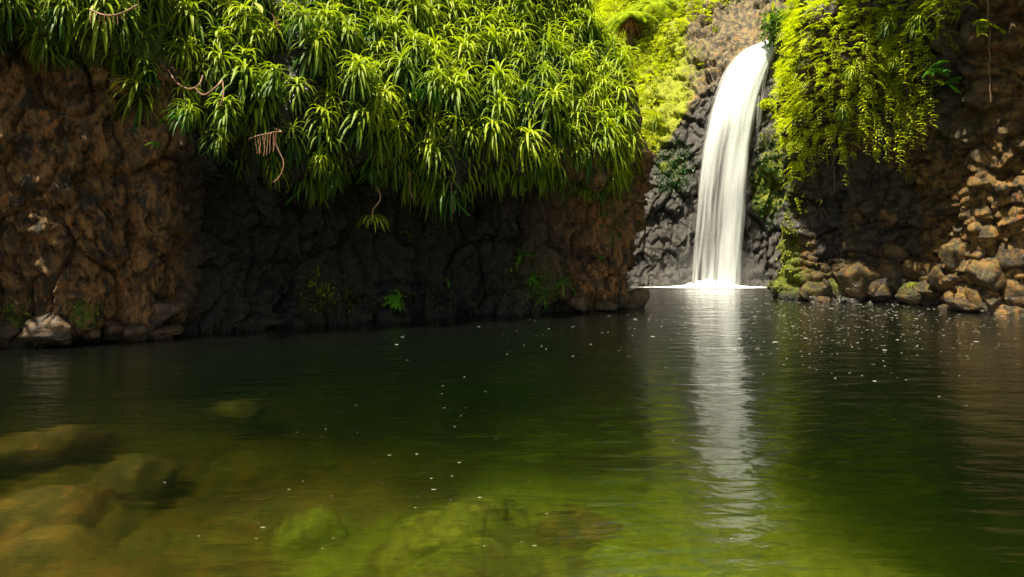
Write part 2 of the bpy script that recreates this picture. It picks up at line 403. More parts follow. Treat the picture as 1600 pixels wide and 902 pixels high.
# ------------------------------------------------------------------ waterfall
def fall_material():
    m, nt = mat('falling_water'); g = NT(nt)
    al = g.attr('age'); st = g.attr('streak')
    b = g.n('ShaderNodeBsdfDiffuse', {'Color':(.92,.95,.98,1)})
    t = g.n('ShaderNodeBsdfTranslucent', {'Color':(.92,.95,.98,1)})
    w = g.n('ShaderNodeMixShader', {0:.45, 1:b.outputs[0], 2:t.outputs[0]})
    tr = g.n('ShaderNodeBsdfTransparent')
    co = g.n('ShaderNodeCombineXYZ', {0:st, 1:g.math('MULTIPLY', g.n('ShaderNodeSeparateXYZ', {0:g.n('ShaderNodeTexCoord').outputs['Object']}).outputs[2], .05), 2:g.attr('layer')}).outputs[0]
    n = g.noise(co, 6., 4, .5); n2 = g.noise(co, 2.2, 2, .5)
    dens = g.math('ADD', g.math('MULTIPLY', g.math('SUBTRACT', n, .5), 2.2), g.math('ADD', g.math('MULTIPLY', g.math('SUBTRACT', n2, .5), 2.2), 1.))   # about 1 on average
    e = g.math('ADD', g.math('SUBTRACT', dens, 1.), g.math('MULTIPLY', g.math('SUBTRACT', al, .5), 2.2))
    f = g.n('ShaderNodeMapRange', {0:e, 1:-.75, 2:.75, 3:0., 4:1.}, interpolation_type='SMOOTHSTEP').outputs[0]
    mx = g.n('ShaderNodeMixShader', {0:f, 1:tr.outputs[0], 2:w.outputs[0]})
    g.out(mx.outputs[0]); return m
KF = np.array([  # py, left px, right px, distance
 (64,1192,1222,27.0),(70,1180,1219,26.6),(76,1163,1215,26.4),(90,1148,1208,26.2),(112,1132,1199,26.0),(150,1117,1187,25.75),(190,1105,1179,25.5),(230,1096,1171,25.35),(300,1087,1162,25.1),(380,1081,1153,24.9),(450,1077,1147,24.75)])
VV=[];QQ=[];aa=[];ss=[];ll=[];nb=0
for L,(grow,off,dens) in enumerate([(0.,0.,.62),(.10,-.12,.36),(.26,-.22,.14),(.04,.15,.62)]):
    nu, nv = 80, 140
    t = np.linspace(0,1,nv); py = 64+(451-64)*t**1.15
    l = np.interp(py,KF[:,0],KF[:,1]); r = np.interp(py,KF[:,0],KF[:,2]); Yd = np.interp(py,KF[:,0],KF[:,3])
    for _ in range(3):
        for arr in (l,r,Yd): arr[1:-1] = (arr[:-2]+arr[1:-1]*2+arr[2:])/4
    u = np.linspace(0,1,nu)
    c_, w_ = (l+r)/2, (r-l)/2*(1+grow*2*t)
    PX = c_[:,None]+w_[:,None]*(2*u-1)[None]
    YY = Yd[:,None]+off*(.3+.7*t)[:,None]-.35*(np.sin(np.pi*u)[None]**.7)*(.35+.65*t)[:,None] - .02*fbm(np.stack([u*9+L*5,0*u,0*u],1),3,9)[None]
    Z = CH+(HOR-py)/F*Yd
    Xw = (PX-800)/F*Yd[:,None]
    V = np.stack([Xw, YY, np.repeat(Z[:,None],nu,1)],-1).reshape(-1,3)
    e = np.minimum(u,1-u)*2
    edge = sm(0,.35,e)
    al = dens*np.ones((nv,nu))*(1-.0*t[:,None])
    al = al - (1-edge)[None]*(.35+.35*t)[:,None]
    al -= .08*sm(.35,.7,t)[:,None]+(.36*np.exp(-((u-.30)/.22)**2)*t[:,None]**1.2) if L != 1 else 0       # thinner left of the middle lower down
    al += (.25*np.exp(-((u-.80)/.13)**2))*np.ones((nv,1))*sm(.2,.6,t)[:,None]
    al += .45*sm(.5,.15,t)[:,None]*edge[None]
    VV.append(V); QQ.append(grid_quads(nv,nu)+nb); nb += len(V)
    aa.append(np.clip(al,0,1).ravel()); ss.append(np.repeat((u*2.4)[None],nv,0).ravel()); ll.append(np.full(len(V), L*3.1))
# thin side trickles on the right of the fall
for k,(xa,ya,xb,yb) in enumerate([(1196,118,1178,300),(1187,150,1180,260),(1206,92,1188,190)]):
    t = np.linspace(0,1,40); px = xa+(xb-xa)*t**.6; py = ya+(yb-ya)*t; Yd = np.interp(py,KF[:,0],KF[:,3])-.05
    u = np.linspace(-1,1,5); PX = px[:,None]+u[None]*(1.6+2*t[:,None])
    V = np.stack([(PX-800)/F*Yd[:,None], np.repeat(Yd[:,None],5,1), np.repeat((CH+(HOR-py)/F*Yd)[:,None],5,1)],-1).reshape(-1,3)
    VV.append(V); QQ.append(grid_quads(40,5)+nb); nb += len(V)
    aa.append(((.55*np.cos(u*1.5)[None])*(1-t*.6)[:,None]).ravel()); ss.append(np.repeat(((u+k*7)*.2)[None],40,0).ravel()); ll.append(np.full(len(V),20.))
me = new_mesh('waterfall', np.concatenate(VV), np.concatenate(QQ), {'age':np.concatenate(aa),'streak':np.concatenate(ss),'layer':np.concatenate(ll)}, True, [fall_material()])
wf = link('waterfall', me); tag(wf, 'tall silky white waterfall dropping into the pool between the cliffs', kind='structure')

# foam at the foot of the fall and flecks drifting on the pool
def foam_material():
    m, nt = mat('foam'); g = NT(nt)
    n = g.noise(g.n('ShaderNodeMapping', {0:g.n('ShaderNodeTexCoord').outputs['Object'], 3:(1,2.5,1)}).outputs[0], 4., 5, .6)
    e = g.math('ADD', g.attr('age'), g.math('MULTIPLY', g.math('SUBTRACT', n, .5), .9))
    f = g.ramp(e, .3, .75)
    d = g.n('ShaderNodeBsdfDiffuse', {'Color':(.9,.93,.93,1)}); t = g.n('ShaderNodeBsdfTransparent')
    g.out(g.n('ShaderNodeMixShader', {0:f,1:t.outputs[0],2:d.outputs[0]}).outputs[0]); return m
fx = np.linspace(3.6,10.6,90); fy = np.linspace(22.6,25.6,50)
X, Y = np.meshgrid(fx,fy,indexing='ij'); cx = (1112-800)/F*24.6
rr = np.sqrt(((X-cx)/1.6)**2+((Y-24.5)/.75)**2)
al = 1.15*np.exp(-(rr/1.0)**2)+.30*np.exp(-((24.4-Y)/1.1)**2)*np.exp(-((X-cx)/2.2)**2)+.6*np.exp(-(((Y-24.35)/.28)**2))*sm(9.3,8.2,X)*sm(3.4,5,X)
zz = .015+.22*np.exp(-((X-cx)/.85)**2-((Y-24.6)/.45)**2)*(1+1.1*fbm(np.stack([X.ravel()*5,Y.ravel()*5,0*X.ravel()],1),3,400).reshape(X.shape))
me = new_mesh('foam', np.stack([X,Y,zz],-1).reshape(-1,3), grid_quads(90,50), {'age':np.clip(al,0,1).ravel()}, True, [foam_material()])
tag(link('foam', me), 'white foam spreading where the waterfall strikes the pool', 'foam', kind='stuff')
m_mist, nt_ = mat('spray_mist'); g_ = NT(nt_); g_.out(None, g_.n('ShaderNodeVolumePrincipled', {'Color':(.95,.97,1,1), 'Density':.10}).outputs[0])
u = np.linspace(0,math.pi,14); v = np.linspace(0,2*math.pi,25); U, Vv = np.meshgrid(u,v,indexing='ij')
Vm = np.stack([cx+.1+2.0*np.sin(U)*np.cos(Vv), 24.55+.8*np.sin(U)*np.sin(Vv), .05+1.5*np.maximum(np.cos(U),0)],-1).reshape(-1,3)
tag(link('mist', new_mesh('mist', Vm, grid_quads(14,25), None, True, [m_mist])), 'pale spray mist hanging round the foot of the waterfall', 'mist', kind='stuff')
M_FLECK = plain('foam_fleck', (.5,.5,.44), .6, .1)
VV=[];QQ=[];nb=0
def fleck(x,y,r,el):
    global nb
    k = 6; th = np.arange(k)/k*2*math.pi+random.random(); rr = r*(.6+.8*rng.random(k))
    VV.append(np.c_[x+np.cos(th)*rr*el, y+np.sin(th)*rr, np.full(k,.006)]); 
    QQ.append(np.array([[0,1,2,3],[0,3,4,5]])+nb); nb += k
n = 0
while n < 950:
    px = random.uniform(560,1600); py = 458+abs(random.gauss(0,1))*62
    if py > 640: continue
    d = math.exp(-((px-1330)/230)**2)
    if random.random() > .05+d*sm(660,470,py): continue
    Yd = 1600/(py-HOR); x = (px-800)/F*Yd
    fleck(x, Yd, random.uniform(.008,.020)*(2.0 if random.random()<.1 else 1)*Yd/16, random.uniform(1,1.8)); n += 1
for _ in range(70):
    px = random.gauss(640,190); py = random.uniform(590,860)
    if px < 100: continue
    Yd = 1600/(py-HOR); fleck((px-800)/F*Yd, Yd, random.uniform(.0015,.004), random.uniform(1,4.5))
me = new_mesh('foam_flecks', np.concatenate(VV), np.concatenate(QQ), None, False, [M_FLECK])
tag(link('foam_flecks', me), 'small pale flecks of foam scattered over the dark pool', 'foam flecks', kind='stuff')

# ------------------------------------------------------------------ ray helper: where does a spot lie on a cliff
CAMP = Vector((0,0,CH))
def hit(px, py, trees=None):
    d = Vector(((px-800)/F, 1, (HOR-py)/F)).normalized(); best = None
    for t in (trees or (LEFT, RIGHT, BACK)):
        h = t.ray_cast(CAMP, d)
        if h[0] is not None and (best is None or h[3] < best[3]): best = h
    if best is None: return None, None
    n = best[1]
    if n.dot(d) > 0: n = -n
    return best[0], n

# ------------------------------------------------------------------ boulders
def rock_mesh(seed, sx, sy, sz, n=64, warm=.6, wet=.2, moss=.1, m=None, rough=1.):
    u = np.linspace(0, math.pi, n//2+6); v = np.linspace(0, 2*math.pi, n+1)
    U, Vv = np.meshgrid(u, v, indexing='ij')
    D = np.stack([np.sin(U)*np.cos(Vv), np.sin(U)*np.sin(Vv), np.cos(U)],-1).reshape(-1,3)
    # cut by random planes for facets
    r = np.full(len(D), 1.25); rs = np.random.default_rng(seed)
    for _ in range(22):
        nn = rs.normal(size=3); nn /= np.linalg.norm(nn); h = rs.uniform(.66,1.02)
        dd = D@nn; r = np.where(dd > .12, -np.log(np.exp(-r*30)+np.exp(-np.clip(h/np.maximum(dd,.12),0,3)*30))/30, r)
    P = D*r[:,None]
    P *= (1+rough*(.13*fbm(P*1.7+seed,3,seed)+.06*fbm(P*5+seed,4,seed+3)))[:,None]
    P *= np.array([sx,sy,sz])
    z = P[:,2]
    return new_mesh('boulder', P, grid_quads(len(u), len(v)), {'warm':np.clip(warm+0*z,0,1),'wet':np.clip(wet+sm(.0,-.3,z/sz)*.5,0,1),'moss':np.clip(moss+0*z,0,1)}, True, [m or M_STONE])
def boulder(px, py, Yoff, sx, sy, sz, label, seed, rz=0, group=None, z=None, **kw):
    """rests where the waterline or the cliff foot lies"""
    loc, nrm = hit(px, py)
    Yd = loc.y+Yoff*.35+(.14 if px > 1240 else .03)
    x = (px-800)/F*Yd; zz = CH+(HOR-py)/F*Yd if z is None else z
    o = link('boulder', rock_mesh(seed, sx, sy, sz, **kw), None, (x,Yd,zz)); o.rotation_euler = (random.uniform(-.2,.2),random.uniform(-.2,.2),rz)
    return tag(o, label, 'boulder', group)
GL = 'pale boulders at the foot of the left cliff'
B = [ # px, py, width m
 (84,518,-.15,.36,.34,.26,'squarish pale brown boulder at waterline, leftmost of the foot of left cliff'),
 (182,518,-.12,.24,.3,.20,'low tan boulder at waterline between squarish boulder and layered slab'),
 (140,520,-.10,.17,.22,.15,'small tan stone touching the right side of the squarish boulder'),
 (250,520,-.22,.40,.34,.13,'flat layered brown slab lying at waterline in front of cracked boulder'),
 (247,490,-.12,.40,.36,.27,'large cracked tan boulder above the flat slab at left'),
 (215,519,-.1,.16,.2,.16,'small tan block squeezed left of the flat layered slab'),
 (2,518,-.1,.2,.3,.26,'orange brown boulder cut off by the left edge of the picture'),
]
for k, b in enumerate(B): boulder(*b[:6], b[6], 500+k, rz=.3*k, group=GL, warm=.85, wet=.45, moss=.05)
W = [(410,505,-.15,.42,.4,.2,'smooth wet black boulder with shiny top at the dark cliff foot'),
 (375,512,-.2,.16,.2,.13,'small wet dark stone left of the smooth black boulder'),
 (322,510,-.1,.12,.2,.22,'upright wet dark stone at water left of the black boulders'),
 (565,497,-.15,.16,.2,.13,'small rounded grey stone at water below the mossy rock'),
 (620,496,-.15,.38,.3,.12,'low dark ledge stone at water under the broadleaf fern')]
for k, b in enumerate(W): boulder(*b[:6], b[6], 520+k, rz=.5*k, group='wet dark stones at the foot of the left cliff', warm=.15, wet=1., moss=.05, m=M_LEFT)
E = [(903,474,-.15,.30,.3,.27,'smooth reddish brown round boulder at waterline near cliff corner'),
 (985,470,-.15,.42,.35,.30,'tan sloping boulder at the very corner of the left cliff'),
 (945,478,-.15,.26,.3,.16,'low tan boulder between the round boulder and corner boulder')]
for k, b in enumerate(E): boulder(*b[:6], b[6], 530+k, rz=.5*k, group='boulders at the corner of the left cliff', warm=.8, wet=.3, moss=.15)
RB = [
 (1345,437,-.1,.70,.5,.50,'big mossy angular block with pale streak beside the right cliff',.55,.3),
 (1310,455,-.15,.30,.35,.42,'olive rock leaning against left side of the big mossy block',.35,.5),
 (1273,455,-.1,.35,.35,.35,'dark olive boulder at water near the left corner of right cliff',.4,.4),
 (1252,468,-.15,.20,.2,.18,'small grey stone at water under the left corner of right cliff',.2,.1),
 (1286,470,-.2,.26,.24,.13,'low flat grey stone at water in front of dark olive boulder',.2,.1),
 (1375,455,-.1,.34,.35,.26,'brown squat boulder at water right of big mossy block',.4,.3),
 (1390,425,-.1,.30,.4,.6,'tall jagged grey brown rock standing right of the mossy block',.25,.15),
 (1402,398,-.1,.36,.4,.30,'dark grey cracked boulder above the tall jagged rock',.15,.05),
 (1433,420,-.1,.42,.4,.34,'brown boulder in the middle of the right cliff foot',.5,.25),
 (1452,455,-.1,.42,.4,.30,'shadowed dark boulder right of the bright grass tuft',.3,.3),
 (1425,462,-.25,.34,.3,.28,'moss covered boulder carrying the bright grass tuft',.4,.38),
 (1470,435,-.1,.34,.34,.36,'rounded dark brown boulder above the shadowed one',.4,.3),
 (1503,478,-.4,.42,.3,.13,'flat grey slab tilted at water right of centre of right cliff',.25,0),
 (1476,482,-.3,.17,.2,.12,'small dark stone at water left of the flat grey slab',.2,0),
 (1540,470,-.15,.36,.4,.42,'orange brown boulder at water right of flat slab',.95,.2),
 (1585,455,-.1,.42,.4,.52,'large golden brown boulder at the right edge of picture',.95,.25),
 (1535,425,-.1,.40,.4,.44,'golden boulder stacked above the orange brown boulder',.95,.3),
 (1500,400,-.05,.44,.35,.5,'big golden brown bulge of rock above flat slab',.9,.3),
 (1580,395,-.1,.34,.35,.55,'tall golden rock leaning at right edge above large boulder',.9,.2),
 (1575,490,-.3,.26,.3,.16,'low orange stone in the water at the right edge',.85,.1),
 (1330,398,-.05,.34,.3,.17,'wide flat olive rock resting on top of big mossy block',.4,.4),
 (1385,340,-.02,.28,.3,.30,'rounded tan boulder stuck in the cliff above jagged rock',.6,.2),
 (1340,345,-.02,.30,.3,.24,'dim brown boulder stuck in cliff left of rounded tan one',.35,.2)]
for k, b in enumerate(RB): boulder(*b[:6], b[6], 540+k, rz=.7*k, group='boulders at the foot of the right cliff', warm=min(1,b[7]+.2), moss=b[8]+.05, wet=.12, m=M_RIGHT)
def sub_boulder(px, py, z, sx, sy, sz, label, seed, warm, moss):
    Yd = (CH-z)*F/(py-HOR); x = (px-800)/F*Yd
    o = link('submerged_boulder', rock_mesh(seed, sx, sy, sz, warm=warm, moss=moss, wet=0, m=M_BED, rough=.5), None, (x,Yd,z-sz*.95)); o.rotation_euler = (0,0,random.uniform(0,3))
    tag(o, label, 'boulder', 'boulders lying under the pool water')
sub_boulder(45,850,-.45,.72,.6,.34,'large smooth orange brown boulder under water in the near left corner',601,1.,.0)
sub_boulder(215,790,-.6,.42,.3,.26,'dark brown boulder under water right of the large orange one',602,.4,.2)
sub_boulder(690,875,-.55,.55,.4,.34,'broad pale green boulder under water at the bottom centre',603,.5,.55)
sub_boulder(378,700,-.85,.36,.3,.3,'small pale green stone under water left of centre',604,.4,.35)
sub_boulder(75,745,-.65,.6,.4,.34,'flat brown boulder under water behind the large orange one',605,.9,.1)
sub_boulder(880,875,-.68,.4,.3,.26,'brownish boulder under water right of the broad pale green one',606,.8,.3)
sub_boulder(480,880,-.68,.4,.3,.26,'yellowish boulder under water left of the broad pale green one',607,.7,.6)

# ------------------------------------------------------------------ leaves
def strap(mb, base, d, L, w, age, droop=1., seg=6, up=np.array([0,0,1.])):
    d = np.array(d, float); d /= np.linalg.norm(d); p = np.array(base, float); st = L/seg
    side = np.cross(d, up); 
    if np.linalg.norm(side) < .05: side = np.array([1.,0,0])
    side /= np.linalg.norm(side)
    pts=[p.copy()]; ds=[d.copy()]
    for k in range(seg):
        p = p+d*st; d = d+np.array([0,0,-1.])*droop*(st/L)*(1.0+.9*k/seg)*1.25; d /= np.linalg.norm(d); pts.append(p.copy()); ds.append(d.copy())
    pts = np.array(pts); ds = np.array(ds); t = np.linspace(0,1,seg+1)
    ww = w*np.array([.45,.85,1.,.98,.82,.5,.03])[:seg+1] if seg == 6 else w*np.interp(t,[0,.25,.6,1],[.45,1,.85,.03])
    nn = np.cross(side[None], ds); nn /= np.linalg.norm(nn,axis=1)[:,None]
    V = np.stack([pts-side*ww[:,None]*.5+nn*ww[:,None]*.16, pts, pts+side*ww[:,None]*.5+nn*ww[:,None]*.16],1).reshape(-1,3)
    mb.add(V, grid_quads(seg+1,3), age)
def rosette_mesh(seed, nleaf=44, L=.55, seg=6, w=.042, stem=True):
    r = random.Random(seed); mb = MB()
    tilt = r.uniform(.35,.75)                                          # the axis leans out from the slope (local -Y)
    ax = np.array([r.uniform(-.15,.15), -math.sin(tilt), math.cos(tilt)]); ax /= np.linalg.norm(ax)
    A_ = np.cross(ax, [1,0,0]); A_ /= np.linalg.norm(A_); B_ = np.cross(ax, A_)
    for k in range(nleaf):
        t = k/(nleaf-1.)                                               # 0 = oldest, 1 = youngest
        ph = k*2.39996+r.uniform(-.25,.25)
        ang = R(108-72*t**1.4)+r.uniform(-.15,.15)
        d = ax*math.cos(ang)+(A_*math.cos(ph)+B_*math.sin(ph))*math.sin(ang)
        base = ax*(.34*t)+np.array([0,0,0])
        l = L*r.uniform(.75,1.1)*(1-.35*t**3)
        strap(mb, base, d, l, w*.95*r.uniform(.8,1.2), max(0,min(1,.12+.85*t**1.6+r.uniform(-.12,.12))), droop=r.uniform(1.3,2.1)*(1.15-.3*t), seg=seg)
    if stem: mb.tube([-ax*.35+np.array([0,.1,-.05]), -ax*.1, ax*.1, ax*.34], [.022,.02,.012], 5, .05)
    return mb
ROS = [rosette_mesh(900+k, nleaf=random.randint(48,64), L=random.uniform(.44,.68)).mesh('rosette_plant', M_ROS) for k in range(10)]
ROS_LO = [rosette_mesh(950+k, nleaf=30, L=.62, seg=4, w=.055, stem=False) for k in range(4)]

def rosette(loc, nrm, label, group, sc=1., src=None, cat='plant'):
    o = link('rosette_plant', random.choice(ROS) if src is None else src, None, loc)
    az = math.atan2(nrm.x, -nrm.y)
    o.rotation_euler = (random.uniform(-.12,.12), random.uniform(-.2,.2), az+random.uniform(-.35,.35)); o.scale = (sc,)*3
    return tag(o, label, cat, group)
# candidate spots on the bank slope, thinned to an even spacing
Vg = np.empty(len(PL.reshape(-1,3))*3, np.float32)
me_left = [o for o in COL.objects if o.name == 'cliff'][0].data; me_left.vertices.foreach_get('co', Vg)
G = Vg.reshape(PL.shape); GN = surf_normals(G)
cand = []
gapn = fbm(G.reshape(-1,3)*.8,2,88).reshape(G.shape[:2])
for i in range(0, G.shape[0], 2):
    for j in list(range(nr+2, nr+no, 4))+list(range(nr+no, nr+no+ns_, 2)):
        if gapn[i,j] > -.42: cand.append((i,j))
random.shuffle(cand)
def thin(cand, G, gap, keep):
    cell = {}; out = []
    for i,j in cand:
        p = G[i,j]
        if not keep(p): continue
        k = tuple(np.floor(p/gap).astype(int)); ok = True
        for a in (-1,0,1):
            for b in (-1,0,1):
                for c in (-1,0,1):
                    for q in cell.get((k[0]+a,k[1]+b,k[2]+c), ()):
                        if ((q-p)**2).sum() < gap*gap: ok = False
        if ok: cell.setdefault(k, []).append(p); out.append((i,j))
    return out
def scr(p): return 800+p[0]/max(p[1],.5)*F, HOR-(p[2]-CH)/max(p[1],.5)*F
def keepL(p):
    px, py = scr(p)
    if px > np.interp(py,[-250,0,100,200,300,480],[870,932,962,978,980,978]) and p[2] < 11.2: return False
    if p[1] < 5 and p[0] > -20 and p[1] < 4: return False
    if px < -260 or p[2] > 11 or p[1] > 23: return False
    return True
spots = thin(cand, G, .375, keepL)
vis, hid = [], []
for i,j in spots:
    p = Vector(G[i,j]); px, py = scr(p)
    n = Vector(GN[i,j]); n = n if n.z > -.9 else -n
    inframe = -20 < px < 1060 and py > -45
    if inframe:
        d = (p-CAMP); L = d.length; h = LEFT.ray_cast(CAMP, d.normalized())
        inframe = h[0] is None or h[3] > L-.5
    (vis if inframe else hid).append((py, px, p, n))
vis.sort(key=lambda a: -a[0])
print('rosettes visible', len(vis), 'hidden/above', len(hid))
G_MAIN = 'strap leaved rosettes covering the left bank'
def zone(px, py):
    if px > 880: return 'yellow green strap leaved rosette on the right corner of left bank beside the waterfall gap'
    if px < 250: return 'strap leaved rosette hanging over the brown rock at the upper left of the bank'
    low = np.interp(px, [250,400,640,820,930],[150,205,225,235,230])
    if py > low: return 'dark green strap leaved rosette in the lowest row overhanging the dark left cliff'
    if py > low-95: return 'strap leaved rosette in the middle rows of the dense left bank'
    return 'strap leaved rosette high on the left bank near the top of the picture'
for py, px, p, n in vis[:285]:
    out_ = Vector((n.x, n.y, 0)).normalized() if abs(n.x)+abs(n.y) > .01 else Vector((0,-1,0))
    rosette(p+out_*random.uniform(-.02,.18), out_, zone(px,py), G_MAIN, random.uniform(.7,1.25))
mb = MB()
for py, px, p, n in vis[285:]+hid:
    src = random.choice(ROS_LO); a = math.atan2(n.x, -n.y)+random.uniform(-.4,.4); s = random.uniform(.9,1.3)
    ca, sa = math.cos(a)*s, math.sin(a)*s; M = np.array([[ca,-sa,0],[sa,ca,0],[0,0,s]])
    for V, Q0, a_ in zip(src.V, src.Q, src.A): pass
    V = np.concatenate(src.V)@M.T+np.array(p); mb.add(V, np.concatenate(src.Q), np.concatenate(src.A))
if mb.n: tag(link('foliage', mb.mesh('foliage', M_ROS)), 'dense strap leaved foliage filling the bank behind and above the separate rosettes', 'foliage', kind='stuff')

# rosettes that stand apart and can be pointed out
def at(px, py, out=.3, trees=None):
    loc, n = hit(px, py, trees)
    d = (loc-CAMP).normalized()
    return loc-d*out, Vector((n.x,n.y,0)).normalized() if abs(n.x)+abs(n.y)>.05 else Vector((0,-1,0))
SOLO = [(18,18,.2,.6,'strap leaved rosette cut by the top left corner of the picture'),
 (90,30,.25,.75,'spreading strap leaved rosette at the top left corner over the brown rock'),
 (185,12,.3,.7,'strap leaved rosette hanging just right of the top left corner rosette'),
 (283,185,.5,.62,'lime green rosette at the far left of the low hanging cluster'),
 (352,185,.6,.85,'large lime green rosette hanging in the middle of low left cluster'),
 (335,225,.5,.62,'open sparse rosette with leaf tips pointing down under the large lime one'),
 (428,135,.6,.85,'bright yellow green rosette above the bare bundle of aerial roots'),
 (500,262,.5,.6,'round rosette at the lowest left point of the bank right of the hanging root'),
 (645,85,.8,.95,'bright lime rosette standing proud in the upper middle of the bank'),
 (672,140,.8,1.,'tall bright lime rosette standing proud at the centre of the bank'),
 (560,125,.8,.95,'bright yellow green rosette left of the centre of the bank'),
 (838,265,.5,.75,'rosette with long drooping leaves at the lowest right of the bank fringe'),
 (960,240,.3,.7,'pale rosette at the right end of the lowest row beside the cliff corner')]
for px, py, o_, sc, lab in SOLO:
    loc, n = at(px, py, o_, (LEFT,)); n = (n+Vector((0,-.6,0))).normalized()
    rosette(loc, n, lab, G_MAIN, sc)
for px, py, o_, sc, lab in [(1020,192,0,.55,'yellow rosette jutting right from the left bank in front of the grey rock wall'),(1036,262,0,.28,'tiny yellow rosette on a thin stem jutting in front of the grey wall')]:
    Yd = 17.2; rosette(Vector(((px-800)/F*Yd, Yd, CH+(HOR-py)/F*Yd)), Vector((.7,-.7,0)), lab, G_MAIN, sc)

def sag(a, b, s, n=12, wig=.02):
    t = np.linspace(0,1,n)[:,None]; a = np.array(a); b = np.array(b)
    return a+(b-a)*t-np.array([0,0,1.])*s*4*t*(1-t)+rng.normal(size=(n,3))*wig*np.sin(np.pi*t)
def tubes_obj(name, parts, m, label, cat, group=None):
    mb = MB()
    for pts, r in parts: mb.tube(pts, r, 5)
    return tag(link(name, mb.mesh(name, m)), label, cat, group)
def W3(px, py, Yd): return np.array([(px-800)/F*Yd, Yd, CH+(HOR-py)/F*Yd])
# small rosette hanging on its bare stem
e = bpy.data.objects.new('hanging_plant', None); COL.objects.link(e)
Yh = hit(583,250,(LEFT,))[0].y-.15; Yh = min(Yh, 12.9)
e.location = W3(583,345,Yh); tag(e, 'small strap leaved plant dangling alone on a bare stem below the bank', 'plant')
mb = MB(); r_ = random.Random(4)
for k in range(20):
    ph = k*2.4; strap(mb, (0,0,.08-.004*k), (math.cos(ph),math.sin(ph)*.8,.55-.02*k), r_.uniform(.3,.48), .034, r_.uniform(.15,.8), droop=1.9)
link('leaf', mb.mesh('leaf', M_ROS), e)
mb = MB(); mb.tube([(0,0,0),(-.02,0,.1),(.0,0,.22),(.13,.02,.36),(.12,.05,.48),(.04,.15,.62)], .014, 6); link('stem', mb.mesh('stem', M_ROOT), e)
# roots and bare branches
Yr = 10.9
tubes_obj('branch', [(sag(W3(388,218,Yr),W3(440,206,Yr),-.03,8,.006),.010),(sag(W3(440,206,Yr),W3(428,200,Yr+.4),0,8,.005),.012)]+
   [(sag(W3(398+k*4.2,214-k*.9,Yr),W3(402+k*3.2+r_.uniform(-3,3),238+r_.uniform(-4,12),Yr),-.01,8,.004),.006) for k in range(9)], M_ROOT,
   'bare pink brown branch with a comb of short hanging aerial roots', 'branch')
tubes_obj('root', [(np.array([W3(432,205,Yr-.1),W3(430,222,Yr),W3(436,238,Yr),W3(444,252,Yr),W3(442,266,Yr),W3(436,278,Yr),W3(427,285,Yr)]),[.014,.010,.006])], M_ROOT, 'long curved pink brown root hanging below the comb of aerial roots', 'root')
tubes_obj('root', [(np.array([W3(262,108,10.6),W3(275,130,10.5),W3(295,141,10.4),W3(312,134,10.4),W3(317,118,10.5)]),.012),(np.array([W3(305,138,10.4),W3(318,152,10.4),W3(338,136,10.4),W3(348,126,10.5)]),.016),(np.array([W3(348,126,10.5),W3(350,150,10.4),W3(344,165,10.4)]),.01)], M_ROOT, 'tangled looping roots exposed under the left bank above the lime rosette', 'root')
tubes_obj('root', [(np.array([W3(140,15,9.3),W3(165,26,9.2),W3(190,22,9.2),W3(215,8,9.3)]),.012)]+[(sag(W3(142+k*7,17+k*1.3,9.25),W3(142+k*7,30+r_.uniform(0,10),9.25),0,6,.003),.005) for k in range(9)], M_ROOT, 'thin horizontal brown root below the leaves near the top left', 'root')
tubes_obj('root', [(np.array([W3(641,270,12.8),W3(640,297,12.7),W3(644,310,12.7)]),.008)], M_ROOT, 'short thin root hanging below the middle of the bank, left of a longer one', 'root')
tubes_obj('root', [(np.array([W3(705,285,13),W3(706,320,13),W3(709,334,13)]),.008)], M_ROOT, 'longer thin straight root hanging below the middle of the bank over dark rock', 'root')
# two pale blotched leaves and a dead one near the top
def big_leaf(px, py, Yd, L, w, m, label, d):
    mb = MB(); strap(mb, (0,0,0), d, L, w, .8, droop=.5, seg=6)
    o = link('leaf', mb.mesh('leaf', m), None, W3(px,py,Yd)); tag(o, label, 'leaf')
big_leaf(350,8,9.9,.32,.11,M_PALE,'broad pale yellow blotched leaf near the top, left of its pair',(1,-.2,.15))
big_leaf(396,4,9.9,.25,.14,M_PALE,'broad pale yellow blotched leaf near the top, right of its pair',(.6,-.3,-.5))
big_leaf(424,22,9.8,.30,.08,M_DEAD,'curled brown dead leaf hanging below the two pale leaves',(.5,-.1,-.8))

# ------------------------------------------------------------------ leaflet clouds (ground cover)
def leaflets(P, N, size, asp=.35, droop=.5, age=None, up=.3):
    """one folded leaf of 4 quads per point"""
    n = len(P); d = N*rng.uniform(.3,1,(n,1))+rng.normal(size=(n,3))*.55; d[:,2] -= droop; d /= np.linalg.norm(d,axis=1)[:,None]
    s = np.cross(d, np.array([0,0,1.])+rng.normal(size=(n,3))*.35); s /= np.linalg.norm(s,axis=1)[:,None]; nn = np.cross(s,d)
    L = (size*rng.uniform(.6,1.3,n))[:,None]; w = L*asp
    a = P; b = P+d*L*.45; c = P+d*L-np.array([0,0,1])*L*.18
    V = np.stack([a, b-s*w*.5+nn*w*.15, c, b+s*w*.5+nn*w*.15, b],1).reshape(-1,3)
    k = np.arange(n)[:,None]*5
    Q = np.concatenate([k+np.array([[0,1,2,4]]), k+np.array([[0,4,2,3]])])
    ag = np.repeat(np.clip(age if age is not None else rng.random(n),0,1),5)
    return V, Q, ag
